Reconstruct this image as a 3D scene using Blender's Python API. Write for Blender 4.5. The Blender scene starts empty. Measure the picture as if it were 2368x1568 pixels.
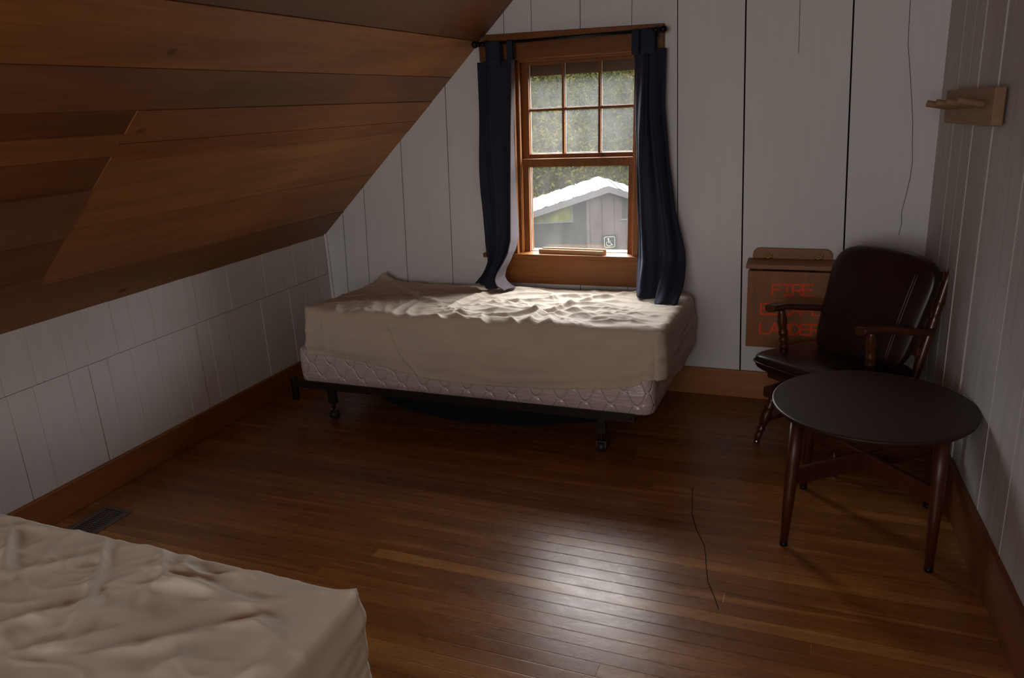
import bpy, bmesh, math, random
import numpy as np
from mathutils import Vector, Matrix, noise
C = bpy.context.scene.collection
random.seed(7)
PI = math.pi

# ------------------------------------------------------------------ materials
def newmat(name):
    m = bpy.data.materials.new(name); m.use_nodes = True
    nt = m.node_tree; nt.nodes.clear()
    return m, nt
def N(nt, typ, ins=None, **props):
    n = nt.nodes.new(typ)
    for k, v in props.items(): setattr(n, k, v)
    for k, v in (ins or {}).items():
        if isinstance(v, bpy.types.NodeSocket): nt.links.new(v, n.inputs[k])
        else: n.inputs[k].default_value = v
    return n
def c4(c): return (c[0], c[1], c[2], 1.0)
def srgb(r, g, b):
    f = lambda v: (v/255/12.92 if v/255 <= .04045 else ((v/255+.055)/1.055)**2.4)
    return (f(r), f(g), f(b))
EXT = .27                                   # dull light tones outdoors under the bright overcast
def ex(r, g, b): return tuple(v*EXT for v in srgb(r, g, b))
def mth(nt, op, a, b=None, c=None):
    ins = {0: a}
    if b is not None: ins[1] = b
    if c is not None: ins[2] = c
    return N(nt, 'ShaderNodeMath', ins, operation=op).outputs[0]
def ramp(nt, fac, stops):
    n = N(nt, 'ShaderNodeValToRGB', {0: fac}); e = n.color_ramp.elements
    while len(e) < len(stops): e.new(.5)
    for el, (p, c) in zip(e, stops): el.position = p; el.color = c4(c)
    return n.outputs[0]
def mixc(nt, fac, a, b, blend='MIX'):
    n = N(nt, 'ShaderNodeMix', data_type='RGBA', blend_type=blend)
    for k, v in ((0, fac), (6, a), (7, b)):
        if isinstance(v, bpy.types.NodeSocket): nt.links.new(v, n.inputs[k])
        else: n.inputs[k].default_value = v if k == 0 else c4(v)
    return n.outputs[2]
def coords(nt, scale=(1,1,1), rot=(0,0,0)):
    t = N(nt, 'ShaderNodeTexCoord')
    return N(nt, 'ShaderNodeMapping', {0: t.outputs['Object'], 3: scale, 2: rot}).outputs[0]
def noise_tex(nt, vec, scale, detail=4, rough=.55, dist=0):
    return N(nt, 'ShaderNodeTexNoise', {'Vector': vec, 'Scale': scale, 'Detail': detail, 'Roughness': rough, 'Distortion': dist}).outputs[0]
def finish(nt, col, rough=.5, bump=None, bstr=.2, bdist=.01, **kw):
    ins = {}
    p = N(nt, 'ShaderNodeBsdfPrincipled')
    def s(k, v):
        if isinstance(v, bpy.types.NodeSocket): nt.links.new(v, p.inputs[k])
        else: p.inputs[k].default_value = v
    s('Base Color', col if isinstance(col, bpy.types.NodeSocket) else c4(col)); s('Roughness', rough)
    for k, v in kw.items(): s(k.replace('_', ' '), v)
    if bump is not None:
        b = N(nt, 'ShaderNodeBump', {'Height': bump, 'Strength': bstr, 'Distance': bdist})
        nt.links.new(b.outputs[0], p.inputs['Normal'])
    o = N(nt, 'ShaderNodeOutputMaterial'); nt.links.new(p.outputs[0], o.inputs[0])
    return p
def M_plain(name, col, rough=.5, var=.15, scale=30, bstr=.05, **kw):
    m, nt = newmat(name); v = coords(nt); f = noise_tex(nt, v, scale)
    c = mixc(nt, f, tuple(x*(1-var) for x in col), tuple(x*(1+var) for x in col))
    if max(col) < .2 and rough >= .6: kw.setdefault('Specular_IOR_Level', .05)
    finish(nt, c, rough, f, bstr, .003, **kw); return m
def M_wood(name, dark, light, axis='X', scale=6, rough=.45, stretch=.08, knots=True, bstr=.08, contrast=(.3, .7), **kw):
    m, nt = newmat(name)
    sc = [1, 1, 1]; sc['XYZ'.index(axis)] = stretch
    v = coords(nt, tuple(sc))
    f = noise_tex(nt, v, scale*6, 6, .65, .8)
    g = noise_tex(nt, v, scale, 3, .5, .5)
    h = mth(nt, 'ADD', mth(nt, 'MULTIPLY', f, .5), mth(nt, 'MULTIPLY', g, .5))
    c = ramp(nt, h, [(contrast[0], dark), (contrast[1], light)])
    if knots:
        kv = coords(nt, tuple(.45 if a == axis else 1 for a in 'XYZ'))
        vo = N(nt, 'ShaderNodeTexVoronoi', {'Vector': kv, 'Scale': 5.0})
        k = ramp(nt, vo.outputs['Distance'], [(.03, (1,1,1)), (.09, (0,0,0))])
        c = mixc(nt, mth(nt, 'MULTIPLY', k, .75), c, tuple(x*.22 for x in dark))
    finish(nt, c, rough, f, bstr, .004, **kw); return m
def M_floor():
    m, nt = newmat('strip floor')
    t = N(nt, 'ShaderNodeTexCoord'); s = N(nt, 'ShaderNodeSeparateXYZ', {0: t.outputs['Object']})
    W = .053
    yv = mth(nt, 'DIVIDE', s.outputs[1], W); row = mth(nt, 'FLOOR', yv); fy = mth(nt, 'FRACT', yv)
    r1 = N(nt, 'ShaderNodeTexWhiteNoise', {'W': row}, noise_dimensions='1D').outputs[0]
    xv = mth(nt, 'ADD', mth(nt, 'DIVIDE', s.outputs[0], 2.1), mth(nt, 'MULTIPLY', r1, 7.3))
    col = mth(nt, 'FLOOR', xv); fx = mth(nt, 'FRACT', xv)
    cv = N(nt, 'ShaderNodeCombineXYZ', {0: col, 1: row, 2: 0.0}).outputs[0]
    rid = N(nt, 'ShaderNodeTexWhiteNoise', {'Vector': cv}, noise_dimensions='3D')
    off = N(nt, 'ShaderNodeCombineXYZ', {0: mth(nt, 'MULTIPLY', rid.outputs[0], 9.0), 1: 0.0, 2: mth(nt, 'MULTIPLY', row, 3.1)}).outputs[0]
    va = N(nt, 'ShaderNodeVectorMath', {0: t.outputs['Object'], 1: off}, operation='ADD').outputs[0]
    mp = N(nt, 'ShaderNodeMapping', {0: va, 3: (.09, 1, 1)}).outputs[0]
    g1 = noise_tex(nt, mp, 34, 6, .62, 1.2); g2 = noise_tex(nt, mp, 9, 3, .5, .6)
    g = mth(nt, 'ADD', mth(nt, 'MULTIPLY', g1, .45), mth(nt, 'MULTIPLY', g2, .55))
    base = ramp(nt, rid.outputs[0], [(0, srgb(140,86,40)), (.4, srgb(156,100,48)), (.8, srgb(164,106,52)), (.94, srgb(180,122,62)), (1, srgb(200,140,76))])
    c = mixc(nt, ramp(nt, g, [(.36, (.65,.65,.65)), (.6, (0,0,0))]), base, srgb(102,56,26))
    stk = noise_tex(nt, coords(nt, (.05, 1, 1)), 26, 5, .6, .4)
    c = mixc(nt, mth(nt, 'MULTIPLY', ramp(nt, stk, [(.56, (0,0,0)), (.70, (1,1,1))]), .5), c, srgb(208,150,84))
    c = mixc(nt, mth(nt, 'MULTIPLY', ramp(nt, stk, [(.30, (1,1,1)), (.43, (0,0,0))]), .5), c, srgb(88,50,22))
    blot = noise_tex(nt, coords(nt), 1.6, 4, .6)
    c = mixc(nt, mth(nt, 'MULTIPLY', ramp(nt, blot, [(.4, (0,0,0)), (.68, (1,1,1))]), .45), c, srgb(112,64,30))
    e1 = mth(nt, 'MINIMUM', fy, mth(nt, 'SUBTRACT', 1.0, fy))
    e2 = mth(nt, 'MULTIPLY', mth(nt, 'MINIMUM', fx, mth(nt, 'SUBTRACT', 1.0, fx)), 90.0)
    gap = ramp(nt, mth(nt, 'MINIMUM', e1, e2), [(.012, (1,1,1)), (.04, (0,0,0))])
    c = mixc(nt, mth(nt, 'MULTIPLY', gap, .34), c, srgb(16,8,4))
    wn = noise_tex(nt, coords(nt, (.5,1,1)), 22, 6, .7, .6)
    rr = N(nt, 'ShaderNodeMapRange', {0: wn, 1: .25, 2: .75, 3: .22, 4: .34}).outputs[0]
    hb = mth(nt, 'SUBTRACT', mth(nt, 'MULTIPLY', wn, .5), mth(nt, 'MULTIPLY', gap, 1.0))
    p = finish(nt, c, rr, hb, .22, .004)
    p.inputs['Specular IOR Level'].default_value = .5; p.inputs['Specular Tint'].default_value = (1, .9, .84, 1)
    return m
def M_paint(name, col, streak=0, rough=.55, dirt=.25, bstr=.12):
    m, nt = newmat(name); v = coords(nt)
    a = noise_tex(nt, v, 2.2, 5, .6); b = noise_tex(nt, coords(nt, (1,1,.12)), 26, 5, .6); d = noise_tex(nt, v, 120, 2)
    h = mth(nt, 'ADD', mth(nt, 'MULTIPLY', a, .5), mth(nt, 'MULTIPLY', b, .5))
    c = ramp(nt, h, [(.3, tuple(x*(1-dirt) for x in col)), (.62, col)])
    if streak:
        st = noise_tex(nt, coords(nt, (1,1,.05)), 38, 5, .7)
        c = mixc(nt, mth(nt, 'MULTIPLY', ramp(nt, st, [(.5, (0,0,0)), (.72, (1,1,1))]), streak), c, tuple(x*.45 for x in col))
    finish(nt, c, rough, mth(nt, 'ADD', b, mth(nt, 'MULTIPLY', d, .3)), bstr, .004, Specular_IOR_Level=.4 if max(col) > .2 else .02); return m
def M_ceiling():
    m, nt = newmat('ceiling boards')
    at = N(nt, 'ShaderNodeAttribute', attribute_name='tone').outputs['Color']
    v = coords(nt, (1,.07,1)); f = noise_tex(nt, v, 30, 6, .65, 1.0); g = noise_tex(nt, v, 7, 4, .55, 1.5)
    h = mth(nt, 'ADD', mth(nt, 'MULTIPLY', f, .5), mth(nt, 'MULTIPLY', g, .5))
    c = mixc(nt, ramp(nt, h, [(.33, (.55,.55,.55)), (.62, (0,0,0))]), at, srgb(88,54,26))
    l = noise_tex(nt, coords(nt, (1,.3,1)), 3.5, 4, .6)
    c = mixc(nt, mth(nt, 'MULTIPLY', ramp(nt, l, [(.52, (0,0,0)), (.75, (1,1,1))]), .35), c, srgb(178,116,58))
    vo = N(nt, 'ShaderNodeTexVoronoi', {'Vector': coords(nt, (1,.55,1)), 'Scale': 3.4})
    k = ramp(nt, vo.outputs['Distance'], [(.025, (1,1,1)), (.06, (0,0,0))])
    c = mixc(nt, mth(nt, 'MULTIPLY', k, .8), c, srgb(22,10,5))
    finish(nt, c, .5, f, .1, .004); return m
def M_cloth(name, col, rough=.85, weave=900, bstr=.1, transl=0, var=.1, crease=16, **kw):
    m, nt = newmat(name); v = coords(nt)
    f = noise_tex(nt, v, 5, 4, .6); w = noise_tex(nt, v, weave, 2, .5)
    c = mixc(nt, f, tuple(x*(1-var) for x in col), tuple(min(1, x*(1+var)) for x in col))
    p = finish(nt, c, rough, mth(nt, 'ADD', mth(nt, 'MULTIPLY', w, .4), mth(nt, 'MULTIPLY', noise_tex(nt, coords(nt, (1, 1.8, 1)), crease, 5, .6, 1.6), 3.0)), bstr, .004, **kw)
    if transl:
        o = [n for n in nt.nodes if n.type == 'OUTPUT_MATERIAL'][0]
        t = N(nt, 'ShaderNodeBsdfTranslucent'); nt.links.new(c, t.inputs[0])
        mx = N(nt, 'ShaderNodeMixShader', {0: transl, 1: p.outputs[0], 2: t.outputs[0]})
        nt.links.new(mx.outputs[0], o.inputs[0])
    return m
def M_quilt(name, col):
    m, nt = newmat(name)
    t = N(nt, 'ShaderNodeTexCoord'); s = N(nt, 'ShaderNodeSeparateXYZ', {0: t.outputs['Object']})
    u = mth(nt, 'ADD', s.outputs[0], s.outputs[1])
    ang = mth(nt, 'MULTIPLY', u, 2*PI/.112)
    cs = mth(nt, 'MULTIPLY', mth(nt, 'SUBTRACT', mth(nt, 'COSINE', ang), mth(nt, 'MULTIPLY', mth(nt, 'COSINE', mth(nt, 'MULTIPLY', ang, 3.0)), .07)), .0325)
    z = mth(nt, 'SUBTRACT', s.outputs[2], .012)
    ea = mth(nt, 'PINGPONG', mth(nt, 'SUBTRACT', z, cs), .062)
    eb = mth(nt, 'PINGPONG', mth(nt, 'ADD', mth(nt, 'ADD', z, cs), .062), .062)
    d = mth(nt, 'MINIMUM', ea, eb)
    hgt = N(nt, 'ShaderNodeMapRange', {0: d, 1: 0.0, 2: .013, 3: 0.0, 4: 1.0}, interpolation_type='SMOOTHSTEP').outputs[0]
    wr = noise_tex(nt, coords(nt, (.6,.6,2.2)), 16, 4, .55)
    hh = mth(nt, 'ADD', hgt, mth(nt, 'MULTIPLY', wr, 1.5))
    line = ramp(nt, d, [(.0008, (1,1,1)), (.0025, (0,0,0))])
    c = mixc(nt, mth(nt, 'MULTIPLY', line, .8), col, tuple(min(1, x*1.35) for x in col))  # shine of the stitched ridges painted in as paler lines
    finish(nt, c, .28, hh, .55, .012, Specular_IOR_Level=1.0, Sheen_Weight=.2); return m
def M_glass(name, haze):
    m, nt = newmat(name)
    tr = N(nt, 'ShaderNodeBsdfTransparent', {0: (.93,.95,.93,1)})
    df = N(nt, 'ShaderNodeBsdfTranslucent', {0: (.9,.9,.86,1)})
    gl = N(nt, 'ShaderNodeBsdfGlossy', {0: (1,1,1,1), 1: .03})
    v = coords(nt, (1,1,.5))
    sp = ramp(nt, noise_tex(nt, coords(nt), 190, 3, .7), [(.62, (0,0,0)), (.74, (1,1,1))])
    bl = noise_tex(nt, v, 6, 5, .65)
    f = mth(nt, 'ADD', mth(nt, 'MULTIPLY', bl, haze*1.6), mth(nt, 'MULTIPLY', sp, haze*.6))
    a = N(nt, 'ShaderNodeMixShader', {0: f, 1: tr.outputs[0], 2: df.outputs[0]})
    b = N(nt, 'ShaderNodeMixShader', {0: .04, 1: a.outputs[0], 2: gl.outputs[0]})
    o = N(nt, 'ShaderNodeOutputMaterial'); nt.links.new(b.outputs[0], o.inputs[0]); return m
def M_leaf(name, a, b, c):
    m, nt = newmat(name)
    f = noise_tex(nt, coords(nt), 1.1, 4, .6); g = noise_tex(nt, coords(nt), 7, 2)
    h = mth(nt, 'ADD', mth(nt, 'MULTIPLY', f, .6), mth(nt, 'MULTIPLY', g, .4))
    finish(nt, ramp(nt, h, [(.36, a), (.5, b), (.62, c)]), .9, Specular_IOR_Level=0); return m

M = dict(
 floor=M_floor(), ceiling=M_ceiling(),
 white=M_paint('white board paint', srgb(224,224,226), dirt=.08),
 knee=M_paint('knee wall paint', srgb(206,200,196), dirt=.12),
 grey=M_paint('grey wall paint', srgb(192,188,187), streak=.35, dirt=.25, bstr=.3),
 edge_light=M_plain('painted edge light', srgb(196,192,190), .6),  # window light on the board edges, put into a pale colour
 gap=M_plain('dark gap', srgb(22,16,14), .9),
 crack=M_plain('crack', srgb(52,42,40), .9),
 pine=M_wood('window pine', srgb(94,52,14), srgb(142,84,30), 'X', 5, .5, Specular_IOR_Level=.3),
 pinev=M_wood('window pine upright', srgb(94,54,18), srgb(146,90,40), 'Z', 5, .5, Specular_IOR_Level=.3),
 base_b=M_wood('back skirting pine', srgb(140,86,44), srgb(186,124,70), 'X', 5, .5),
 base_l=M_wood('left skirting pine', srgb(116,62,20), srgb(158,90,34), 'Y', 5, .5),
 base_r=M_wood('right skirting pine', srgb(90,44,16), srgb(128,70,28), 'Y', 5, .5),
 raw=M_wood('raw pine', srgb(168,128,86), srgb(206,164,116), 'X', 4, .6, knots=False),
 rack=M_wood('peg rack pine', srgb(128,98,72), srgb(164,128,96), 'Y', 5, .6, knots=False),
 boxw=M_wood('ladder box wood', srgb(120,72,34), srgb(160,102,54), 'Z', 4, .5, knots=False),
 boxh=M_wood('ladder box lid wood', srgb(128,82,50), srgb(164,112,74), 'X', 4, .5, knots=False),
 red=M_plain('red stencil paint', srgb(240,78,22), .6, .12, 60),
 brass=M_plain('old brass', srgb(150,126,70), .35, .2, 40, Metallic=1.0),
 blackmetal=M_plain('black metal', srgb(26,23,24), .4, .2, 40, Metallic=.6),
 bedmetal=M_plain('brown bed metal', srgb(46,36,33), .45, .2, 30, Metallic=.4),
 castermetal=M_plain('caster brass', srgb(196,184,140), .3, .1, 40, Metallic=1.0),
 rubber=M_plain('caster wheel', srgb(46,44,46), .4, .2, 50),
 chrome=M_plain('chrome', srgb(170,170,170), .2, .05, 40, Metallic=1.0),
 sheet=M_cloth('beige sheet', srgb(200,185,169), bstr=.22),
 sheet2=M_cloth('cream sheet', srgb(236,226,210), bstr=.04, crease=9),
 sheetside=M_cloth('sheet skirt', srgb(206,192,172)),
 quilt=M_quilt('quilted satin', srgb(206,188,186)),
 black=M_cloth('black cloth', srgb(20,20,23), .95),
 navy=M_cloth('navy curtain', srgb(44,48,68), .9, 700, .1, .2),
 lining=M_cloth('curtain lining', srgb(84,74,78), .9, 700, .1, .1),
 leather=M_plain('brown leather', srgb(40,20,15), .32, .25, 14, .1),
 leatherb=M_plain('brown leather piping', srgb(92,74,66), .35, .1, 30),  # paler than the cushion leather: highlight along the piping painted in
 chairwood=M_wood('dark maple', srgb(52,24,10), srgb(92,46,20), 'Z', 6, .3, knots=False, Coat_Weight=.3),
 tabletop=M_wood('table top laminate', srgb(42,25,16), srgb(52,32,22), 'X', 8, .5, knots=False, bstr=.02, Specular_IOR_Level=.35),
 tablewood=M_wood('table leg walnut', srgb(58,22,10), srgb(86,36,16), 'Z', 6, .4, knots=False),
 vent=M_plain('vent metal', srgb(104,96,90), .5, .15, 40, Metallic=.3),
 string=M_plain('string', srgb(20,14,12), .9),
 pane=M_glass('dusty glass', .046),
 pane2=M_glass('dusty lower glass', .028),
 darkwood=M_wood('outside lintel', srgb(70,48,34), srgb(104,74,52), 'X', 5, .7, knots=False),
 putty=M_plain('window putty', srgb(206,204,198), .6),
 ext_wall=M_paint('mauve siding', ex(78,68,66), dirt=.1),
 ext_dark=M_paint('dark siding', ex(50,49,45), dirt=.15),  # dark grey green of the recessed wall, board joints and front window
 ext_roof=M_plain('pale roof metal', ex(124,119,121), .6, .06, 3),
 ext_seam=M_plain('roof seam', ex(72,68,70), .6),
 ext_fascia=M_plain('grey fascia', ex(90,85,86), .7),
 ext_win=M_leaf('painted reflection pane', ex(74,78,46), ex(96,98,54), ex(122,116,70)),  # matte leaf tones painted in for the reflection of trees
 ext_sign=M_plain('sign plate', ex(40,43,40), .6),
 ext_white=M_plain('sign white', ex(150,152,140), .6, .02),
 bark=M_plain('bark', ex(48,42,36), .9),
 grass=M_plain('outside grass', ex(52,56,38), .9, .3, 3),
 hill=M_leaf('hillside brush', ex(44,46,25), ex(54,55,28), ex(66,64,32)),
 leafA=M_leaf('yellow leaves', ex(49,51,21), ex(67,63,22), ex(87,76,22)),
 leafB=M_leaf('green leaves', ex(45,49,26), ex(54,60,28), ex(67,71,34)),
 leafC=M_leaf('dull leaves', ex(46,46,27), ex(56,56,29), ex(65,63,31)),
)

# ------------------------------------------------------------------ mesh builder
class MB:
    def __init__(s): s.v = []; s.f = []; s.mi = []; s.sm = []; s.tone = []
    def add(s, vs, fs, mi=0, smooth=False, tone=None):
        o = len(s.v); s.v += [tuple(p) for p in vs]
        for f in fs: s.f.append(tuple(i+o for i in f)); s.mi.append(mi); s.sm.append(smooth); s.tone.append(tone)
    def box(s, x0, x1, y0, y1, z0, z1, mi=0, fn=None, tone=None):
        vs = [(x, y, z) for x in (x0, x1) for y in (y0, y1) for z in (z0, z1)]
        if fn: vs = [fn(*p) for p in vs]
        s.add(vs, [(0,1,3,2), (4,6,7,5), (0,4,5,1), (2,3,7,6), (0,2,6,4), (1,5,7,3)], mi, False, tone)
    def obox(s, c, ax, h, mi=0):
        c = Vector(c); A = [Vector(a)*k for a, k in zip(ax, h)]
        vs = [c + A[0]*i + A[1]*j + A[2]*k for i in (-1,1) for j in (-1,1) for k in (-1,1)]
        s.add(vs, [(0,1,3,2), (4,6,7,5), (0,4,5,1), (2,3,7,6), (0,2,6,4), (1,5,7,3)], mi)
    def bar(s, a, b, w, h, up=(0,0,1), mi=0, w2=None, h2=None):
        a = Vector(a); b = Vector(b); d = (b-a).normalized(); r = d.cross(Vector(up)).normalized(); u = r.cross(d)
        w2 = w if w2 is None else w2; h2 = h if h2 is None else h2
        vs = [a + r*i*w/2 + u*j*h/2 for i, j in ((-1,-1),(1,-1),(1,1),(-1,1))] + [b + r*i*w2/2 + u*j*h2/2 for i, j in ((-1,-1),(1,-1),(1,1),(-1,1))]
        s.add(vs, [(3,2,1,0), (4,5,6,7), (0,1,5,4), (1,2,6,5), (2,3,7,6), (3,0,4,7)], mi)
    def tube(s, pts, rad, n=10, mi=0, caps=True, flat=1.0):
        pts = [Vector(p) for p in pts]; k = len(pts)
        if not hasattr(rad, '__len__'): rad = [rad]*k
        vs = []; prev = None
        for i, p in enumerate(pts):
            d = (pts[min(i+1, k-1)] - pts[max(i-1, 0)]).normalized()
            if prev is None:
                r = d.cross(Vector((0,0,1)));
                if r.length < .1: r = d.cross(Vector((1,0,0)))
                r.normalize()
            else: r = (prev - d*prev.dot(d)).normalized()
            prev = r; u = r.cross(d)
            for j in range(n):
                a = 2*PI*j/n; vs.append(p + r*math.cos(a)*rad[i] + u*math.sin(a)*rad[i]*flat)
        fs = [(i*n+j, i*n+(j+1) % n, (i+1)*n+(j+1) % n, (i+1)*n+j) for i in range(k-1) for j in range(n)]
        if caps: fs += [tuple(range(n-1, -1, -1)), tuple((k-1)*n+j for j in range(n))]
        s.add(vs, fs, mi, True)
    def turned(s, a, b, prof, n=14, mi=0):      # lathe profile [(t, r)] along a->b
        a = Vector(a); b = Vector(b)
        s.tube([a.lerp(b, t) for t, _ in prof], [r for _, r in prof], n, mi)
    def grid(s, P, mi=0, closed=False, smooth=True):   # P[i][j] points
        n = len(P); m = len(P[0]); vs = [p for row in P for p in row]
        fs = [(i*m+j, i*m+(j+1) % m, (i+1)*m+(j+1) % m, (i+1)*m+j) for i in range(n-1) for j in range(m if closed else m-1)]
        s.add(vs, fs, mi, smooth)
    def prism(s, poly, fn, t0, t1, mi=0):        # 2-D polygon extruded, fn(u, v, t) -> xyz
        n = len(poly); vs = [fn(u, v, t0) for u, v in poly] + [fn(u, v, t1) for u, v in poly]
        fs = [tuple(range(n-1, -1, -1)), tuple(range(n, 2*n))] + [(i, (i+1) % n, (i+1) % n + n, i+n) for i in range(n)]
        s.add(vs, fs, mi)
    def superq(s, fn, e1=.35, e2=.35, n=20, m=32, mi=0):   # fn maps unit superellipsoid -> xyz
        sg = lambda v, e: math.copysign(abs(v)**e, v)
        P = []
        for i in range(n+1):
            a = -PI/2 + PI*i/n; row = []
            for j in range(m):
                b = 2*PI*j/m
                row.append(fn(sg(math.cos(a), e1)*sg(math.cos(b), e2), sg(math.cos(a), e1)*sg(math.sin(b), e2), sg(math.sin(a), e1)))
            P.append(row)
        s.grid(P, mi, True)
    def build(s, name, mats, parent=None, bevel=0, seg=2, fix=True):
        me = bpy.data.meshes.new(name)
        off = Vector((0,0,0)); p = parent
        while p is not None: off += Vector(p.location); p = p.parent
        me.from_pydata([tuple(Vector(v)-off) for v in s.v], [], s.f)
        for m in (mats if isinstance(mats, (list, tuple)) else [mats]): me.materials.append(m)
        me.polygons.foreach_set('material_index', s.mi); me.polygons.foreach_set('use_smooth', s.sm)
        if any(t is not None for t in s.tone):
            ca = me.color_attributes.new('tone', 'FLOAT_COLOR', 'CORNER')
            for pl, t in zip(me.polygons, s.tone):
                for li in pl.loop_indices: ca.data[li].color = c4(t or (0,0,0))
        if fix:
            bm = bmesh.new(); bm.from_mesh(me); bmesh.ops.recalc_face_normals(bm, faces=bm.faces); bm.to_mesh(me); bm.free()
        o = bpy.data.objects.new(name, me); C.objects.link(o)
        if parent is not None: o.parent = parent
        if bevel:
            b = o.modifiers.new('bevel', 'BEVEL'); b.width = bevel; b.segments = seg; b.limit_method = 'ANGLE'; b.angle_limit = math.radians(40)
        return o
def tag(o, label, cat, group=None, kind=None):
    o['label'] = label; o['category'] = cat
    if group: o['group'] = group
    if kind: o['kind'] = kind
    return o
def empty(name, loc, label=None, cat=None, group=None):
    o = bpy.data.objects.new(name, None); C.objects.link(o); o.location = loc; o.empty_display_size = .1
    if label: tag(o, label, cat, group)
    return o
def structure(o, label=None):
    o['kind'] = 'structure'
    if label: o['label'] = label
    return o
def lerp_tab(tab, x):
    if x <= tab[0][0]: return tab[0][1]
    for (a, va), (b, vb) in zip(tab, tab[1:]):
        if x <= b: return va + (vb-va)*(x-a)/(b-a)
    return tab[-1][1]

# ------------------------------------------------------------------ room dimensions
XL = -2.7576; KNEE = .776; SL = .918; FLAT = 2.5; YF = -6.6
def xw(y): return .3666 - .0853*y                  # the right wall runs a little out of square
def slope_z(x): return KNEE + SL*(x-XL)
XFLAT = XL + (FLAT-KNEE)/SL
LEAN = [(-2.5,.055), (-1.92,.04), (-1.5,.030), (-.92,.025), (-.71,-.009), (-.41,-.017), (.03,-.03), (.3,-.02), (.4,0)]
def lean(x, z): return x + lerp_tab(LEAN, x)*(z-1.1)   # the old boards lean out of plumb
def W3(x, y, z): return (x + .028*(z-1.15), y, z)      # the window leans with them

# floor
b = MB(); b.box(XL-.1, 2.5, YF-.1, .12, -.06, 0)
structure(b.build('floor', M['floor']), 'worn dark strip wood floor')

# back wall: upright boards with open dark joints
gaps = [XL-.02, -2.607, -2.457, -2.205, -1.922, -1.582, -1.437, -1.1915, -.943, -.712, -.411, .028, .42]
WX0, WX1, WZ0, WZ1 = -1.545, -.9, .66, 1.68
b = MB(); rnd = random.Random(3)
def board_piece(x0, x1, z0, z1, y, slope=False):
    P = []
    for x, s in ((x0, 1), (x1, -1)):
        P.append((x, s))
    def top(x): return min(z1, slope_z(x)+.03, FLAT+.02)
    poly = []
    for x, s in P: poly.append((lean(x, z0) if abs(x-x0) < 9 else x, z0))
    t0, t1 = top(x0), top(x1)
    pts = [(lean(x0, z0), z0), (lean(x1, z0), z0), (lean(x1, t1), t1), (lean(x0, t0), t0)]
    b.prism(pts, lambda u, v, t: (u, t, v), y, y+.022, 0)
for a, c in zip(gaps, gaps[1:]):
    g = .0034 if a > -.8 else (.0022 if a < -1.6 else .0015)
    if abs(a - -.712) < .01 or abs(a-.028) < .01: pass
    x0, x1 = a+g, c-g; y = rnd.uniform(0, .0025)
    cuts = sorted({x0, x1} | {w for w in (WX0, WX1) if x0 < w < x1})
    for p, q in zip(cuts, cuts[1:]):
        if p >= WX0-1e-6 and q <= WX1+1e-6:
            board_piece(p, q, 0, WZ0, y); board_piece(p, q, WZ1, 9, y)
        else: board_piece(p, q, 0, 9, y)
for (x0, x1, z0, z1) in ((XL-.1, WX0, 0, FLAT), (WX1, .45, 0, FLAT), (WX0, WX1, 0, WZ0), (WX0, WX1, WZ1, FLAT)):
    b.box(x0, x1, .024, .04, z0, z1, 1)
ck = [(.215,1.9), (.217,1.774), (.223,1.61), (.24,1.5), (.256,1.388), (.268,1.3), (.274,1.213), (.281,1.14), (.279,1.069), (.268,.985), (.258,.921), (.262,.87), (.255,.817)]
for (x0, z0), (x1, z1) in zip(ck, ck[1:]): b.bar((x0, -.0004, z0), (x1, -.0004, z1), .0018, .0012, (0,1,0), 2)
for (x0, z0), (x1, z1) in zip([(-.204,2.0), (-.203,1.812), (-.2,1.72)], [(-.203,1.812), (-.2,1.72), (-.198,1.6)]): b.bar((x0, -.0004, z0), (x1, -.0004, z1), .0016, .001, (0,1,0), 2)
structure(b.build('wall_back', [M['white'], M['gap'], M['crack']]), 'gable wall of upright white painted boards')

# left knee wall: narrow painted boards in two lifts
b = MB(); rnd = random.Random(5); y = .0
while y > YF:
    w = rnd.uniform(.085, .15)
    b.box(XL-.03, XL+rnd.uniform(-.002, .003), y-w+.0006, y, 0, .5475, 0); y -= w
y = .0
while y > YF:
    w = rnd.uniform(.085, .15)
    b.box(XL-.03, XL+rnd.uniform(-.004, -.001), y-w+.0005, y, .549, KNEE+.02, 0); y -= w
b.box(XL-.05, XL-.03, YF, .02, 0, KNEE+.03, 0)
structure(b.build('wall_left', M['knee'], bevel=.0015), 'low white painted knee wall under the sloped ceiling')

YR = -2.7      # the grey partition ends here; the room is wider behind it
# right wall: rough grey boards, window light on their edges drawn as pale strips
b = MB(); rnd = random.Random(9); y = .0
while y > YR:
    w = rnd.uniform(.09, .17); d = rnd.uniform(-.003, .003); q = y-w
    f = lambda x, yy, z: (xw(yy)+x, yy, z)
    b.box(d, .04, q+.0015, y, 0, FLAT+.02, 0, f)
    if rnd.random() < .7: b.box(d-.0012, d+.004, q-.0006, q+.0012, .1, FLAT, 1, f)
    y = q
b.box(.04, .06, YR, .02, 0, FLAT, 0, lambda x, yy, z: (xw(yy)+x, yy, z))
structure(b.build('wall_right', [M['grey'], M['edge_light']], bevel=.0012), 'grey painted board wall')

b = MB(); b.box(XL-.1, 2.5, YF-.06, YF, 0, FLAT+.1)
structure(b.build('wall_front', M['white']), 'wall behind the viewer')

b = MB(); b.box(xw(YR)-.003, 2.45, YR, YR+.06, 0, FLAT+.05)
structure(b.build('wall_right', M['white']), 'end of the grey partition, turning right')
b = MB(); b.box(2.4, 2.46, YF, YR+.06, 0, FLAT+.05)
structure(b.build('wall_right', M['white']), 'far side wall beyond the partition')

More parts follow.
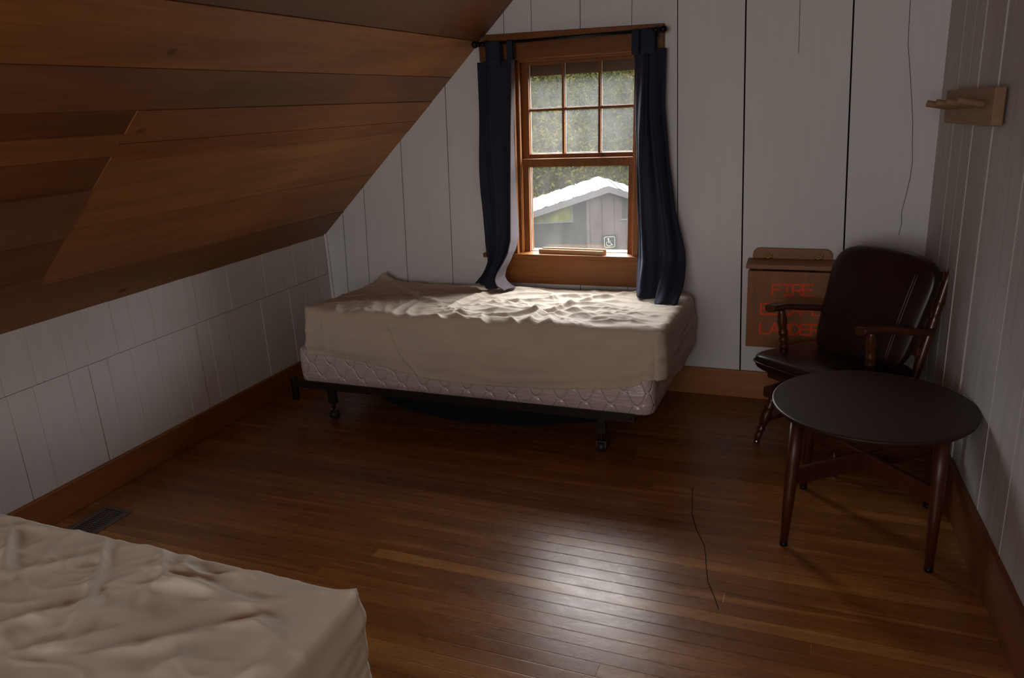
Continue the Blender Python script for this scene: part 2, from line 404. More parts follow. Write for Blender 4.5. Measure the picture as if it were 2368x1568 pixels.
# ceiling: wide boards running along the slope
def slope_pt(z, y, off=0):
    x = XL + (z-KNEE)/SL; n = Vector((-SL, 0, 1)).normalized()
    return (x + n.x*off, y, z + n.z*off)
T = [srgb(*c) for c in ((152,96,48), (172,112,58), (184,124,66), (136,86,44), (174,108,50), (192,130,70), (148,102,66), (124,76,38))]
b = MB(); rnd = random.Random(12)
seams = [.772, .916, 1.122, 1.337, 1.392, 1.487, 1.598, 1.755, 1.93, 2.08, 2.22, 2.36, 2.52]
tones = [3, 1, 2, 4, 1, 6, 2, 7, 6, 1, 2, 0]
for i, (z0, z1) in enumerate(zip(seams, seams[1:])):
    y1 = -1.94 if 0 < i < 5 else YF
    o = rnd.uniform(-.002, .002)
    sk = .014
    zz = lambda z, y: z + (sk*(-y) if .78 < z < 2.4 else 0)
    def slab(za0, za1, ya, yb, o, tone):
        vs = []
        for off in (o, .03):
            for (z, y) in ((za0, ya), (za1, ya), (za1, yb), (za0, yb)):
                e = .0012 if z == za0 else -.0012
                vs.append(slope_pt(zz(z, y)+e, y, off))
        b.add(vs, [(0,1,2,3), (7,6,5,4), (0,4,5,1), (1,5,6,2), (2,6,7,3), (3,7,4,0)], 0, False, tone)
    slab(z0, z1, .02, y1, o, T[tones[i]])
ls = [.915, 1.03, 1.096, 1.255, 1.365]; lt = [7, 5, 3, 6, 0, 3]
lz = [.916, .955, 1.093, 1.253, 1.357, 1.422, 1.487]
for i, (z0, z1) in enumerate(zip(lz, lz[1:])): slab(z0, z1, -1.9405, YF, rnd.uniform(-.003, .003), T[[3, 7, 6, 3, 1, 7][i]])
for q in [(z, y) for z in (KNEE-.02, FLAT+.05) for y in (.03, YF)]: pass
b.add([slope_pt(KNEE-.03, .04, .032), slope_pt(FLAT+.05, .04, .032), slope_pt(FLAT+.05, YF, .032), slope_pt(KNEE-.03, YF, .032)], [(0,1,2,3)], 1)
structure(b.build('ceiling', [M['ceiling'], M['gap']]), 'sloped ceiling of wide stained boards')
b = MB()
for k in range(18):
    x0 = XFLAT + k*.19; b.box(x0, x0+.188, YF, .03, FLAT, FLAT+.03, 0, None, T[k % 8])
b.box(XFLAT-.05, 2.5, YF, .04, FLAT+.03, FLAT+.05, 1)
structure(b.build('ceiling', [M['ceiling'], M['gap']]), 'flat strip of board ceiling')

# skirting boards
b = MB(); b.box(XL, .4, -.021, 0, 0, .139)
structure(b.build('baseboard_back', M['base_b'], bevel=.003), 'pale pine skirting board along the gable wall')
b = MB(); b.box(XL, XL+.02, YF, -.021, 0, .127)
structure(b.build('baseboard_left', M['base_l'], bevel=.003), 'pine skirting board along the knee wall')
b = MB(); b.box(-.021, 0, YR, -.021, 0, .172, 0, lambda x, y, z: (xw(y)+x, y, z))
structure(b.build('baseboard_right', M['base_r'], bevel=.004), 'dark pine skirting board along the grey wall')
b = MB(); b.box(XL+.0, XL+.016, -.014, 0, .13, KNEE+.008)
structure(b.build('trim_1', M['white'], bevel=.003), 'narrow white corner strip')

# ------------------------------------------------------------------ window
win = empty('window_1', (-1.22, 0, .7)); structure(win, 'old pine double hung window with six panes above one')
b = MB(); b.prism([(-1.69,1.66), (-.773,1.655), (-.773,1.766), (-1.655,1.783), (-1.69,1.742)], lambda u, v, t: (u, t, v), -.022, .002)
b.build('head_casing', M['pine'], win, bevel=.003)
b = MB(); b.box(-1.66, -1.527, -.02, .0, .67, 1.655, fn=W3); b.build('side_casing', M['pinev'], win, bevel=.003)
b = MB(); b.box(-.915, -.79, -.02, .0, .67, 1.655, fn=W3); b.build('side_casing', M['pinev'], win, bevel=.003)
b = MB(); b.box(-1.635, -.79, -.02, 0, .54, .675); b.build('apron', M['pine'], win, bevel=.003)
b = MB(); b.box(-1.735, -.775, -.036, 0, .676, .6985); b.box(-1.555, -.9, 0, .14, .676, .6985); b.build('sill', M['pine'], win, bevel=.003)
b = MB()                                            # jamb lining and stops
b.box(-1.56, -1.527, -.002, .15, .69, 1.672, fn=W3); b.box(-.915, -.88, -.002, .15, .69, 1.672, fn=W3); b.box(-1.56, -.88, -.002, .15, 1.655, 1.69, fn=W3)
b.box(-1.527, -1.512, .012, .034, .69, 1.66, fn=W3); b.box(-.93, -.915, .012, .034, .69, 1.66, fn=W3); b.box(-1.527, -.915, .012, .034, 1.645, 1.66, fn=W3)
b.build('jamb', M['pinev'], win, bevel=.002)
def sash(name, x0, x1, z0, z1, gx0, gx1, gz0, gz1, y0, y1, munt, mat):
    b = MB()
    b.box(x0, gx0, y0, y1, z0, z1, fn=W3); b.box(gx1, x1, y0, y1, z0, z1, fn=W3)
    b.box(gx0, gx1, y0, y1, z0, gz0, fn=W3); b.box(gx0, gx1, y0, y1, gz1, z1, fn=W3)
    s = b.build(name, M['pinev'], win, bevel=.002)
    ym = (y0+y1)/2+.004
    b = MB(); b.add([W3(gx0, ym, gz0), W3(gx1, ym, gz0), W3(gx1, ym, gz1), W3(gx0, ym, gz1)], [(0,1,2,3)])
    b.build('pane', mat, s)
    b = MB(); t = .0035
    xs = [gx0] + [m+e for m in munt[0] for e in (-.006, .006)] + [gx1]; zs = [gz0] + [m+e for m in munt[1] for e in (-.006, .006)] + [gz1]
    for i in range(0, len(xs), 2):
        for j in range(0, len(zs), 2):
            a, c, d, e = xs[i], xs[i+1], zs[j], zs[j+1]
            b.box(a, c, ym+.001, ym+.005, d, d+t, fn=W3); b.box(a, a+t, ym+.001, ym+.005, d, e, fn=W3); b.box(c-t, c, ym+.001, ym+.005, d, e, fn=W3)
    b.build('putty', M['putty'], s)
    if munt[0]:
        b = MB()
        for m in munt[0]: b.box(m-.006, m+.006, y0+.004, y1-.002, gz0, gz1, fn=W3)
        for m in munt[1]: b.box(gx0, gx1, y0+.006, y1-.004, m-.006, m+.006, fn=W3)
        b.build('muntin', M['pinev'], s, bevel=.002)
    return s
sash('upper_sash', -1.527, -.915, 1.166, 1.662, -1.484, -.945, 1.199, 1.630, .071, .101, ([-1.303, -1.116], [1.415]), M['pane'])
sash('lower_sash', -1.512, -.93, .681, 1.178, -1.478, -.955, .699, 1.137, .036, .066, ([], []), M['pane2'])
b = MB(); b.box(-1.56, -.88, .118, .15, 1.578, 1.70, fn=W3); b.build('outer_head', M['darkwood'], win, bevel=.002)
b = MB(); b.box(-1.53, -1.487, .106, .118, .66, 1.66, fn=W3); b.box(-.95, -.9, .106, .118, .66, 1.66, fn=W3); b.build('outer_stop', M['pinev'], win, bevel=.002)

# wooden stick on the sill
b = MB(); z = .6986; v = [(-1.43,.0), (-1.081,-.022), (-1.066,.004), (-1.40,.026)]
def lay(pts, z0, z1): return [(x, y, z0) for x, y in pts], [(x, y, z1) for x, y in pts]
lo, hi = lay(v, z, z+.022)
b.add(lo+hi, [(3,2,1,0), (4,5,6,7), (0,1,5,4), (1,2,6,5), (2,3,7,6), (3,0,4,7)])
v2 = [(-1.418,.0145), (-1.072,-.008), (-1.066,.004), (-1.40,.026)]; lo, hi = lay(v2, z+.022, z+.029)
b.add(lo+hi, [(3,2,1,0), (4,5,6,7), (0,1,5,4), (1,2,6,5), (2,3,7,6), (3,0,4,7)])
tag(b.build('prop_stick', M['raw'], None, bevel=.0015), 'pale bare wood prop stick lying on the window sill', 'stick')

# ------------------------------------------------------------------ curtain rod and curtains
RY, RZ = -.072, 1.738
rod = empty('curtain_rod', (-1.22, RY, RZ), 'thin black metal curtain rod with ball ends above the window', 'curtain rod')
b = MB(); b.tube([(-1.685, RY, RZ), (-.768, RY, RZ)], .0075, 12); b.build('rod', M['blackmetal'], rod)
for x, s in ((-1.688, -1), (-.765, 1)):
    b = MB(); b.superq(lambda u, v, w: (x+u*.0165, RY+v*.0165, RZ+w*.0165), 1, 1, 12, 16); b.tube([(x-s*.015, RY, RZ), (x-s*.026, RY, RZ)], [.011, .011], 12)
    b.build('finial', M['blackmetal'], rod)
for x in (-1.645, -.80):
    b = MB(); b.tube([(x, -.02, RZ-.006), (x, RY+.006, RZ-.006)], .006, 10); b.tube([(x-.012, RY, RZ), (x+.012, RY, RZ)], .0125, 12); b.box(x-.01, x+.01, -.026, -.0205, RZ-.03, RZ+.02)
    b.build('bracket', M['blackmetal'], rod)
def curtain(name, label, L, R, tabs, ys, nf, seed, puddle, flip=0, splay=0):
    zs_top = L[0][1]
    root = empty(name, ((L[0][0]+R[0][0])/2, -.08, 1.66), label, 'curtain', 'navy tab top curtains')
    nu, nv = 84, 120; Ls = sorted([(z, x) for x, z in L]); Rs = sorted([(z, x) for x, z in R])
    zt0, zt1 = L[0][1], R[0][1]; zb0, zb1 = L[-1][1], R[-1][1]
    P = []
    for i in range(nv+1):
        t = i/nv; row = []
        for j in range(nu+1):
            u = j/nu
            z = (zt0*(1-u)+zt1*u)*(1-t) + (zb0*(1-u)+zb1*u)*t + (puddle(u)*max(0, (t-.8)/.2)**2 if puddle else 0)
            x = lerp_tab(Ls, z)*(1-u) + lerp_tab(Rs, z)*u
            yc0 = lerp_tab(ys, z); uu = min(1, u/.7) if flip else u
            x = lerp_tab(Ls, z)*(1-uu) + lerp_tab(Rs, z)*uu
            yc = yc0 + .026 - .062*math.sin(PI*u)**.8*(.35+.65*min(1, t*3))
            A = .019*(.45+.55*min(1, t*2.5))
            ph = 2*PI*(nf*u + .10*math.sin(3*t+seed) + .45*noise.noise((u*2.3, t*1.6, seed)))
            y = yc + A*math.sin(ph) + .35*A*math.sin(2.3*ph+1.3) + .02*noise.noise((u*3, z*4, seed+4))*t
            if t > .86:
                k = (t-.86)/.14; y += .022*k*math.sin(9*u+seed) - .02*k; x += .012*k*math.sin(14*u+2*seed); z += .012*k*noise.noise((u*7, t*30, seed))
            if flip and u > .7:
                k = (u-.7)/.3; x += (1-.7)*(1-k)*0 ; st = min(1, .12+1.1*t); y = y*(1-k) + k*(yc0 - .01 - flip*st*k)
            if splay:
                q_ = max(0, (t-.86)/.14)**1.6; y -= splay*q_*(.15+.85*u); z = max(z, .551 - .010*q_)
            row.append((x, min(y, -.03), z))
        P.append(row)
    b = MB(); b.grid(P); o = b.build('curtain_panel', [M['lining'], M['navy']], root, fix=False)
    md = o.modifiers.new('thick', 'SOLIDIFY'); md.thickness = .003; md.material_offset = 1
    for (x0, x1, zlow) in tabs:
        prof = [(-.088, zlow), (-.086, zlow+.03)] + [(RY+.0105*math.cos(a), RZ+.0105*math.sin(a)) for a in [PI*(1-k/8)+0 for k in range(9)][::1]] + [(-.055, zlow+.03), (-.055, zlow)]
        b = MB(); b.grid([[(x0+(x1-x0)*k/3, y, z) for k in range(4)] for y, z in prof]); tb = b.build('tab', M['navy'], root, fix=False)
        md = tb.modifiers.new('thick', 'SOLIDIFY'); md.thickness = .002
    return root
curtain('curtain', 'navy tab top curtain left of the window, bottom bunched on the bed',
        [(-1.692,1.656), (-1.702,1.338), (-1.705,1.015), (-1.692,.768), (-1.682,.67), (-1.70,.625), (-1.718,.59), (-1.75,.556)], [(-1.485,1.66), (-1.496,1.331), (-1.500,1.014), (-1.502,.80), (-1.515,.74), (-1.545,.68), (-1.572,.635), (-1.578,.605), (-1.56,.58), (-1.515,.556)],
        [(-1.628,-1.553,1.635), (-1.517,-1.487,1.635), (-1.55,-1.535,1.70)][:2], [(.5,-.15), (.57,-.13), (.62,-.10), (.8,-.075), (1.6,-.075)], 2.1, 1.3, None, .12)
curtain('curtain', 'navy tab top curtain right of the window, hem spread over the mattress corner',
        [(-.901,1.665), (-.900,1.311), (-.893,1.011), (-.889,.782), (-.885,.62), (-.88,.553)], [(-.756,1.660), (-.763,1.42), (-.74,1.15), (-.708,.93), (-.659,.745), (-.641,.60), (-.648,.538)],
        [(-.906,-.874,1.64), (-.866,-.80,1.64)], [(.5,-.15), (.60,-.125), (.8,-.085), (1.6,-.075)], 2.6, 4.1, None, 0, .17)

# ------------------------------------------------------------------ beds
def fold_field(xs, ys, folds, seed, amp):
    out = np.zeros_like(xs); r = random.Random(seed)
    for k, f in enumerate(folds):
        w = r.uniform(.012, .022)*(.75 if amp < .01 else 1); a = amp*r.uniform(.7, 1.3)*(.36 if k >= 24 else 1)
        if f[0][0] < -1.8 and amp > .014: a *= .55; w *= 1.5
        best = np.full_like(xs, 9.); tt = np.zeros_like(xs); sg = np.zeros_like(xs)
        L = sum(math.dist(p, q) for p, q in zip(f, f[1:])); acc = 0
        for p, q in zip(f, f[1:]):
            dx, dy = q[0]-p[0], q[1]-p[1]; l2 = dx*dx+dy*dy
            t = np.clip(((xs-p[0])*dx+(ys-p[1])*dy)/l2, 0, 1); ex = xs-p[0]-t*dx; ey = ys-p[1]-t*dy; d = np.hypot(ex, ey)
            m = d < best; best = np.where(m, d, best); tt = np.where(m, (acc+t*math.sqrt(l2))/L, tt); sg = np.where(m, np.sign(dx*ey-dy*ex), sg); acc += math.sqrt(l2)
        env = np.clip(np.sin(np.pi*(.06+.88*tt)), 0, 1)**.6
        ww = np.where(sg > 0, w*.6, w*1.3)
        out += a*env*np.exp(-(best/ww)**1.25) - .35*a*env*np.exp(-((best-1.9*w)/w)**2)*(sg > 0)
    return out
def mattress(name, mat, x0, x1, y0, y1, ztop, hem, flare, folds, seed, fold_amp, noise_amp, peaks, r=.035, rc=.06, nx=300, ny=130, rows=34):
    a, c = (x1-x0)/2, (y1-y0)/2; cx, cy = (x0+x1)/2, (y0+y1)/2
    gx = np.linspace(-a, a, nx+1); gy = np.linspace(-c, c, ny+1)
    X, Y = np.meshgrid(gx, gy, indexing='ij')
    d = np.minimum(a-np.abs(X), c-np.abs(Y))
    qx = np.clip((np.abs(X)-(a-rc))/rc, 0, 1); qy = np.clip((np.abs(Y)-(c-rc))/rc, 0, 1); both = (qx > 0) & (qy > 0)
    PX = np.where(both, np.sign(X)*(a-rc+rc*qx*np.sqrt(1-qy**2/2)), X)+cx; PY = np.where(both, np.sign(Y)*(c-rc+rc*qy*np.sqrt(1-qx**2/2)), Y)+cy
    Zt = np.vectorize(ztop)(PX, PY)
    dd = np.clip(d, 0, r); Zt = Zt - (r-np.sqrt(r*r-(r-dd)**2))
    Nz = np.array([[noise.fractal((x*3.2+seed, y*5.5, seed*1.7), .9, 2.1, 4) for x, y in zip(rx, ry)] for rx, ry in zip(PX, PY)])
    Rg = np.array([[1-abs(noise.noise((x*4+1.5*noise.noise((x*3, y*3, seed)), y*9+1.5*noise.noise((x*3, y*3, seed+5)), seed+9)))*2.4 for x, y in zip(rx, ry)] for rx, ry in zip(PX, PY)])
    R2 = np.array([[max(0, 1-abs(noise.noise((x*7+2.2*noise.noise((x*5, y*5, seed+2)), y*15+2.2*noise.noise((x*5, y*5, seed+7)), seed+1)))*3.0)**2 for x, y in zip(rx, ry)] for rx, ry in zip(PX, PY)])
    Zt = Zt + noise_amp*.75*R2*np.clip(.5+Nz, 0, 1.2)
    Zt = Zt + noise_amp*(Nz + .9*np.clip(Rg, 0, 1)**2) + fold_field(PX, PY, folds, seed, fold_amp)
    for px, py, h, w in peaks: Zt = Zt + h*np.exp(-np.sqrt(((PX-px)/w)**2+((PY-py)/w)**2+.02))
    verts = [(float(PX[i, j]), float(PY[i, j]), float(Zt[i, j])) for i in range(nx+1) for j in range(ny+1)]
    idx = lambda i, j: i*(ny+1)+j
    faces = [(idx(i, j), idx(i+1, j), idx(i+1, j+1), idx(i, j+1)) for i in range(nx) for j in range(ny)]
    ring = [(i, 0) for i in range(nx)] + [(nx, j) for j in range(ny)] + [(i, ny) for i in range(nx, 0, -1)] + [(0, j) for j in range(ny, 0, -1)]
    prev = [idx(i, j) for i, j in ring]; nr = len(ring)
    base = [verts[k] for k in prev]
    nor = []
    for k in range(nr):
        p, q = base[k-1], base[(k+1) % nr]; t = Vector((q[0]-p[0], q[1]-p[1], 0)).normalized(); nor.append(Vector((t.y, -t.x, 0)))
    for m_ in range(1, rows+1):
        t = m_/rows; cur = []
        for k in range(nr):
            x, y, z = base[k]; n = nor[k]; zb = hem(x, y)
            zz = z + (zb-z)*t
            s = k/nr*2*(2*a+2*c)
            wr = .010*noise.noise((s*3.2-t*2.2, t*1.6, seed+3)) + .006*noise.noise((s*9+t*3, t*2.5, seed+6)) + .005*noise.noise((s*1.5, t*9+2*noise.noise((s*2, t, seed)), seed+8))
            o = wr*.8*min(1, t*4)+.004*math.sin(PI*t)+ .004*t
            if n.y < -.9: o += .010*math.exp(-((x+1.87-.14*t*t)/.011)**2)*min(1, t*5) + .004*math.exp(-((x+2.24)/.014)**2) + .0035*math.sin(t*26+5*noise.noise((x*1.6, t*2, seed)))*max(0, t-.45)*2 + .006*noise.noise((x*7+t*5, t*1.2, 4.4))*(1-t) + flare(n)*t
            verts.append((x+n.x*o, y+n.y*o, zz)); cur.append(len(verts)-1)
        for k in range(nr): faces.append((prev[k], cur[k], cur[(k+1) % nr], prev[(k+1) % nr]))
        prev = cur
    # turned-under hem
    cur = []
    for k in range(nr):
        x, y, z = verts[prev[k]]; n = nor[k]; verts.append((x-n.x*.012, y-n.y*.012, z-.002)); cur.append(len(verts)-1)
    for k in range(nr): faces.append((prev[k], cur[k], cur[(k+1) % nr], prev[(k+1) % nr]))
    b = MB(); b.add(verts, faces, 0, True)
    return b.build(name, mat, None)
FAR = [[(-.862,-.093),(-1.059,-.307),(-1.168,-.572),(-1.329,-.725),(-1.492,-.758),(-1.647,-.666)],[(-1.728,-.584),(-1.859,-.505),(-2.009,-.347),(-2.239,-.14)],[(-1.656,-.668),(-1.528,-.795),(-1.419,-.858)],[(-1.845,-.606),(-1.816,-.762),(-1.738,-.867)],[(-2.009,-.603),(-1.904,-.811),(-1.79,-.907)],[(-1.612,-.24),(-1.66,-.503),(-1.662,-.637)],[(-1.377,-.451),(-1.24,-.617),(-1.113,-.681),(-1.063,-.728)],[(-1.199,-.609),(-1.187,-.864)],[(-1.148,-.629),(-1.01,-.526),(-.847,-.51)],[(-1.046,-.682),(-.899,-.623),(-.774,-.641)],[(-.944,-.745),(-.718,-.711)],[(-1.29,-.775),(-1.203,-.867)],[(-1.65,-.79),(-1.538,-.883)],[(-2.063,-.715),(-1.983,-.888)],[(-2.065,-.614),(-1.957,-.852)],[(-2.232,-.697),(-2.132,-.887)],[(-1.585,-.455),(-1.447,-.323),(-1.286,-.24)],[(-1.563,-.585),(-1.438,-.462),(-1.276,-.398),(-1.102,-.226)],[(-1.473,-.798),(-1.329,-.866)],[(-1.206,-.333),(-1.005,-.244)],[(-1.434,-.746),(-1.403,-.854)],[(-1.144,-.688),(-1.065,-.864)],[(-1.422,-.653),(-1.333,-.605),(-1.267,-.496)],[(-1.899,-.616),(-1.885,-.744),(-1.838,-.888)]]
NEAR = [[(-1.47,-2.761),(-1.393,-2.835),(-1.333,-2.945)],[(-1.57,-2.639),(-1.433,-2.775)],[(-1.505,-2.949),(-1.435,-2.894),(-1.378,-2.847)],[(-1.842,-2.684),(-1.669,-2.825)],[(-1.388,-2.634),(-1.337,-2.693),(-1.31,-2.711)],[(-1.289,-2.79),(-1.307,-2.76),(-1.296,-2.725),(-1.164,-2.72)],[(-1.31,-2.711),(-1.255,-2.719),(-1.172,-2.711)],[(-1.239,-2.943),(-1.17,-2.911),(-1.142,-2.877),(-1.094,-2.841)],[(-1.102,-2.833),(-1.053,-2.796),(-1.012,-2.773),(-.96,-2.787)],[(-1.097,-2.96),(-1.091,-2.927),(-1.072,-2.907),(-1.027,-2.892)],[(-1.373,-2.978),(-1.32,-2.955),(-1.289,-2.9)],[(-1.673,-2.806),(-1.608,-2.779),(-1.537,-2.708)],[(-1.509,-2.664),(-1.437,-2.635),(-1.372,-2.65)],[(-1.312,-2.685),(-1.203,-2.677),(-1.145,-2.639)],[(-1.143,-2.743),(-1.035,-2.72),(-.983,-2.68)],[(-.908,-2.852),(-.929,-2.895),(-.943,-2.922)],[(-.939,-2.764),(-.938,-2.815),(-.923,-2.857)],[(-1.827,-2.655),(-1.729,-2.649),(-1.599,-2.632)],[(-1.369,-2.723),(-1.392,-2.768),(-1.366,-2.904)],[(-1.32,-2.627),(-1.296,-2.667),(-1.239,-2.688)]]
HEM = [(-2.42,.34), (-2.233,.342), (-2.063,.326), (-1.899,.303), (-1.673,.271), (-1.454,.262), (-1.244,.267), (-1.043,.282), (-.851,.302), (-.74,.319), (-.65,.35)]
def hem_far(x, y):
    h = lerp_tab(HEM, x)
    if x > -.70: h = .35 - .07*min(1, max(0, (y+.78)/.3))
    if x < -2.34: h = .345
    return h
rf = random.Random(31)
for k in range(46):
    x, y = rf.uniform(-1.55, -.7), rf.uniform(-.78, -.12); a = rf.gauss(.12, .28); l = rf.uniform(.08, .2)
    FAR.append([(x-l*math.cos(a), y-l*math.sin(a)), (x+.01, y+rf.uniform(-.02, .02)), (x+l*math.cos(a), y+l*math.sin(a))])
mt = mattress('mattress', M['sheet'], -2.375, -.608, -.805, -.045, lambda x, y: .528+.034*min(1, (-y-.05)/.6), hem_far,
         lambda n: .045*max(0, -n.x) - .038*max(0, n.x) + .004, [[(x, min(-.06, y+.02)) for x, y in f] for f in FAR], 2.3, .016, .006, [(-2.335,-.075,.055,.05), (-2.35,-.79,.018,.03)])
tag(mt, 'mattress in a rumpled beige fitted sheet on the bed under the window', 'mattress', 'sheeted twin mattresses')
mt2 = mattress('mattress', M['sheet2'], -2.70, -.862, -3.40, -2.62, lambda x, y: .53+.006*math.sin(x*3), lambda x, y: .30 + .05*math.sin(y*5+1),
         lambda n: .004, NEAR + [[(x-.05, y-.42) for x, y in f] for f in NEAR[:6]], 8.1, .0105, .0042, [(-.868,-2.628,.022,.022)], r=.016, rc=.02, nx=300, ny=150)
tag(mt2, 'mattress in a cream fitted sheet in the near left corner, closest to the viewer', 'mattress', 'sheeted twin mattresses')

def box_spring(x0, x1, y0, y1, z0, z1, label, dust=None):
    root = empty('box_spring', ((x0+x1)/2, (y0+y1)/2, z0), label, 'box spring', 'quilted box springs')
    b = MB(); cx, cy, a, c, h = (x0+x1)/2, (y0+y1)/2, (x1-x0)/2, (y1-y0)/2, (z1-z0)/2
    n = 160; P = []; rc = .05
    def ringpt(k):
        # rounded rectangle, parametrised by angle
        t = k/n*4; s = int(t) % 4; f = t-int(t)
        cs = [(a-rc, -c+rc), (a-rc, c-rc), (-a+rc, c-rc), (-a+rc, -c+rc)]; nx_ = [(-a+rc, -c), (a, -c+rc), (a-rc, c), (-a, c-rc)]
        if f < .8:
            g = f/.8; p0 = [(-a+rc, -c), (a, -c+rc), (a-rc, c), (-a, c-rc)][s]; p1 = [(a-rc, -c), (a, c-rc), (-a+rc, c), (-a, -c+rc)][s]
            return (p0[0]+(p1[0]-p0[0])*g, p0[1]+(p1[1]-p0[1])*g)
        ang = -PI/2 + s*PI/2 + (f-.8)/.2*PI/2; q = cs[s]
        return (q[0]+rc*math.cos(ang), q[1]+rc*math.sin(ang))
    for zf, inset in ((-1, .03), (-.98, .008), (-.9, 0), (-.5, -.003), (0, -.004), (.5, -.003), (.9, 0), (.98, .008), (1, .03)):
        P.append([(cx+ringpt(k)[0]*(1-inset/a), cy+ringpt(k)[1]*(1-inset/c), (z0+z1)/2+zf*h) for k in range(n)])
    b.grid(P, 0, True); b.f += [tuple(range(n-1, -1, -1)), tuple(8*n+k for k in range(n))]; b.mi += [0, 0]; b.sm += [False, False]; b.tone += [None, None]
    b.build('cover', M['quilt'], root)
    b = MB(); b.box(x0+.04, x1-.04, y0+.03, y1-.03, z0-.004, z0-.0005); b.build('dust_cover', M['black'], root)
    return root
box_spring(-2.432, -.655, -.80, -.055, .186, .36, 'pink white quilted box spring on the black frame under the window')
box_spring(-2.70, -.868, -3.395, -2.625, .186, .36, 'pale quilted box spring under the near left mattress')

def bed_frame(x0, x1, y0, y1, label):
    root = empty('bed_frame', ((x0+x1)/2, (y0+y1)/2, 0), label, 'bed frame', 'rolling metal bed frames')
    for y, s in ((y0, 1), (y1, -1)):
        b = MB(); b.box(x0, x1, y-.003, y+.003, .158, .196); b.box(x0, x1, min(y, y+s*.04), max(y, y+s*.04), .158, .163)
        for k in (.012, .045): b.tube([(x1-k, y-s*.003, .175), (x1-k, y-s*.0065, .175)], .004, 8)
        b.build('side_rail', M['bedmetal'], root)
    for x in (x0+.2, x1-.15):
        b = MB(); b.box(x-.018, x+.018, y0, y1, .148, .157); b.box(x-.018, x-.013, y0, y1, .125, .157); b.build('cross_rail', M['bedmetal'], root)
    for y in (y0, y1):
        b = MB(); b.box(x0-.03, x0+.002, y-.004, y+.004, .085, .2); b.box(x0-.032, x0-.026, y-.004, y+.045, .085, .2); b.build('head_bracket', M['bedmetal'], root)
    for x in (x0+.195, x1-.15):
        for y, s in ((y0+.018, 1), (y1-.018, -1)):
            lg = MB(); lg.box(x-.022, x+.022, y-.012, y+.012, .085, .16); lg.tube([(x, y, .09), (x, y, .052)], [.011, .008], 10)
            leg = lg.build('leg', M['bedmetal'], root, bevel=.002)
            b = MB(); b.tube([(x-.016, y, .022), (x+.016, y, .022)], [.0215, .0215], 20); b.build('caster_wheel', M['rubber'], leg)
            b = MB()
            for q in (-1, 1): b.box(x+q*.019-.0013, x+q*.019+.0013, y-.011, y+.011, .018, .05)
            b.box(x-.0203, x+.0203, y-.011, y+.011, .0485, .051); b.build('caster_fork', M['castermetal'], leg)
    return root
bed_frame(-2.452, -.729, -.808, -.05, 'dark metal bed frame on casters holding the box spring under the window')
bed_frame(-2.66, -.93, -3.402, -2.618, 'dark metal bed frame hidden beneath the near left bed')

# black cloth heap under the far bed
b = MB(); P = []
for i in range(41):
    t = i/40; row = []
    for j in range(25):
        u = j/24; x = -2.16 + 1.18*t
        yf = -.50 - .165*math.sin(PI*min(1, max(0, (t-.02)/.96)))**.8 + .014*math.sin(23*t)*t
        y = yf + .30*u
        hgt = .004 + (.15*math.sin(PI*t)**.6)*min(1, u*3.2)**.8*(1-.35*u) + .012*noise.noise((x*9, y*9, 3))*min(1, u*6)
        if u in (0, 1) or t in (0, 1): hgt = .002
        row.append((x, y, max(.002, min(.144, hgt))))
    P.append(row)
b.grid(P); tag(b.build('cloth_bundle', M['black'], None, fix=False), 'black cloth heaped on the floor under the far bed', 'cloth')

# ------------------------------------------------------------------ fire escape ladder box
lb = empty('ladder_box', (-.17, -.05, .29), 'wall mounted wooden box with red FIRE ESCAPE LADDER lettering behind the chair', 'box')
b = MB(); r = .03; pl = []
for cx_, cz_, a0 in ((-.006-r, .752-r, 0), (-.352+r, .754-r, PI/2)):
    pl += [(cx_+r*math.cos(a0+k*PI/12), cz_+r*math.sin(a0+k*PI/12)) for k in range(7)]
pl += [(-.352, .30), (-.006, .30)]
b.prism(pl, lambda u, v, t: (u, t, v), -.018, -.001); b.build('back_board', M['boxh'], lb, bevel=.003)
b = MB(); b.box(-.363, .017, -.103, -.09, .297, .664); b.build('front_panel', M['boxw'], lb, bevel=.002)
b = MB()
for x0, x1 in ((-.361, -.348), (.002, .015)): b.box(x0, x1, -.09, -.018, .297, .664)
b.box(-.348, .002, -.09, -.018, .297, .31); b.build('side_panels', M['boxw'], lb, bevel=.002)
b = MB(); vs = [(x, y, z) for x in (-.372, .026) for (y, z) in ((-.112, .674), (-.112, .695), (-.019, .707), (-.019, .686))]
b.add(vs, [(0,1,2,3), (7,6,5,4), (0,4,5,1), (1,5,6,2), (2,6,7,3), (3,7,4,0)]); b.build('lid', M['boxh'], lb, bevel=.003)
b = MB(); b.box(-.30, -.08, -.088, -.03, .60, .668); b.build('folded_ladder', M['navy'], lb, bevel=.01)
for hx in (-.285, -.065):
    b = MB(); y = -.021; z = .709
    b.box(hx-.019, hx+.019, y-.004, y+.002, z-.001, z+.004)
    b.tube([(hx-.019, y-.003, z), (hx+.019, y-.003, z)], .003, 8)
    for k, (dx, dz, rr) in enumerate(((0,.018,.007), (-.014,.013,.006), (.014,.013,.006), (-.007,.008,.005), (.007,.008,.005))):
        b.tube([(hx+dx+rr*math.cos(a), y, z+dz+rr*math.sin(a)) for a in [2*PI*q/12 for q in range(13)]], .0018, 6)
    b.build('hinge', M['brass'], lb)
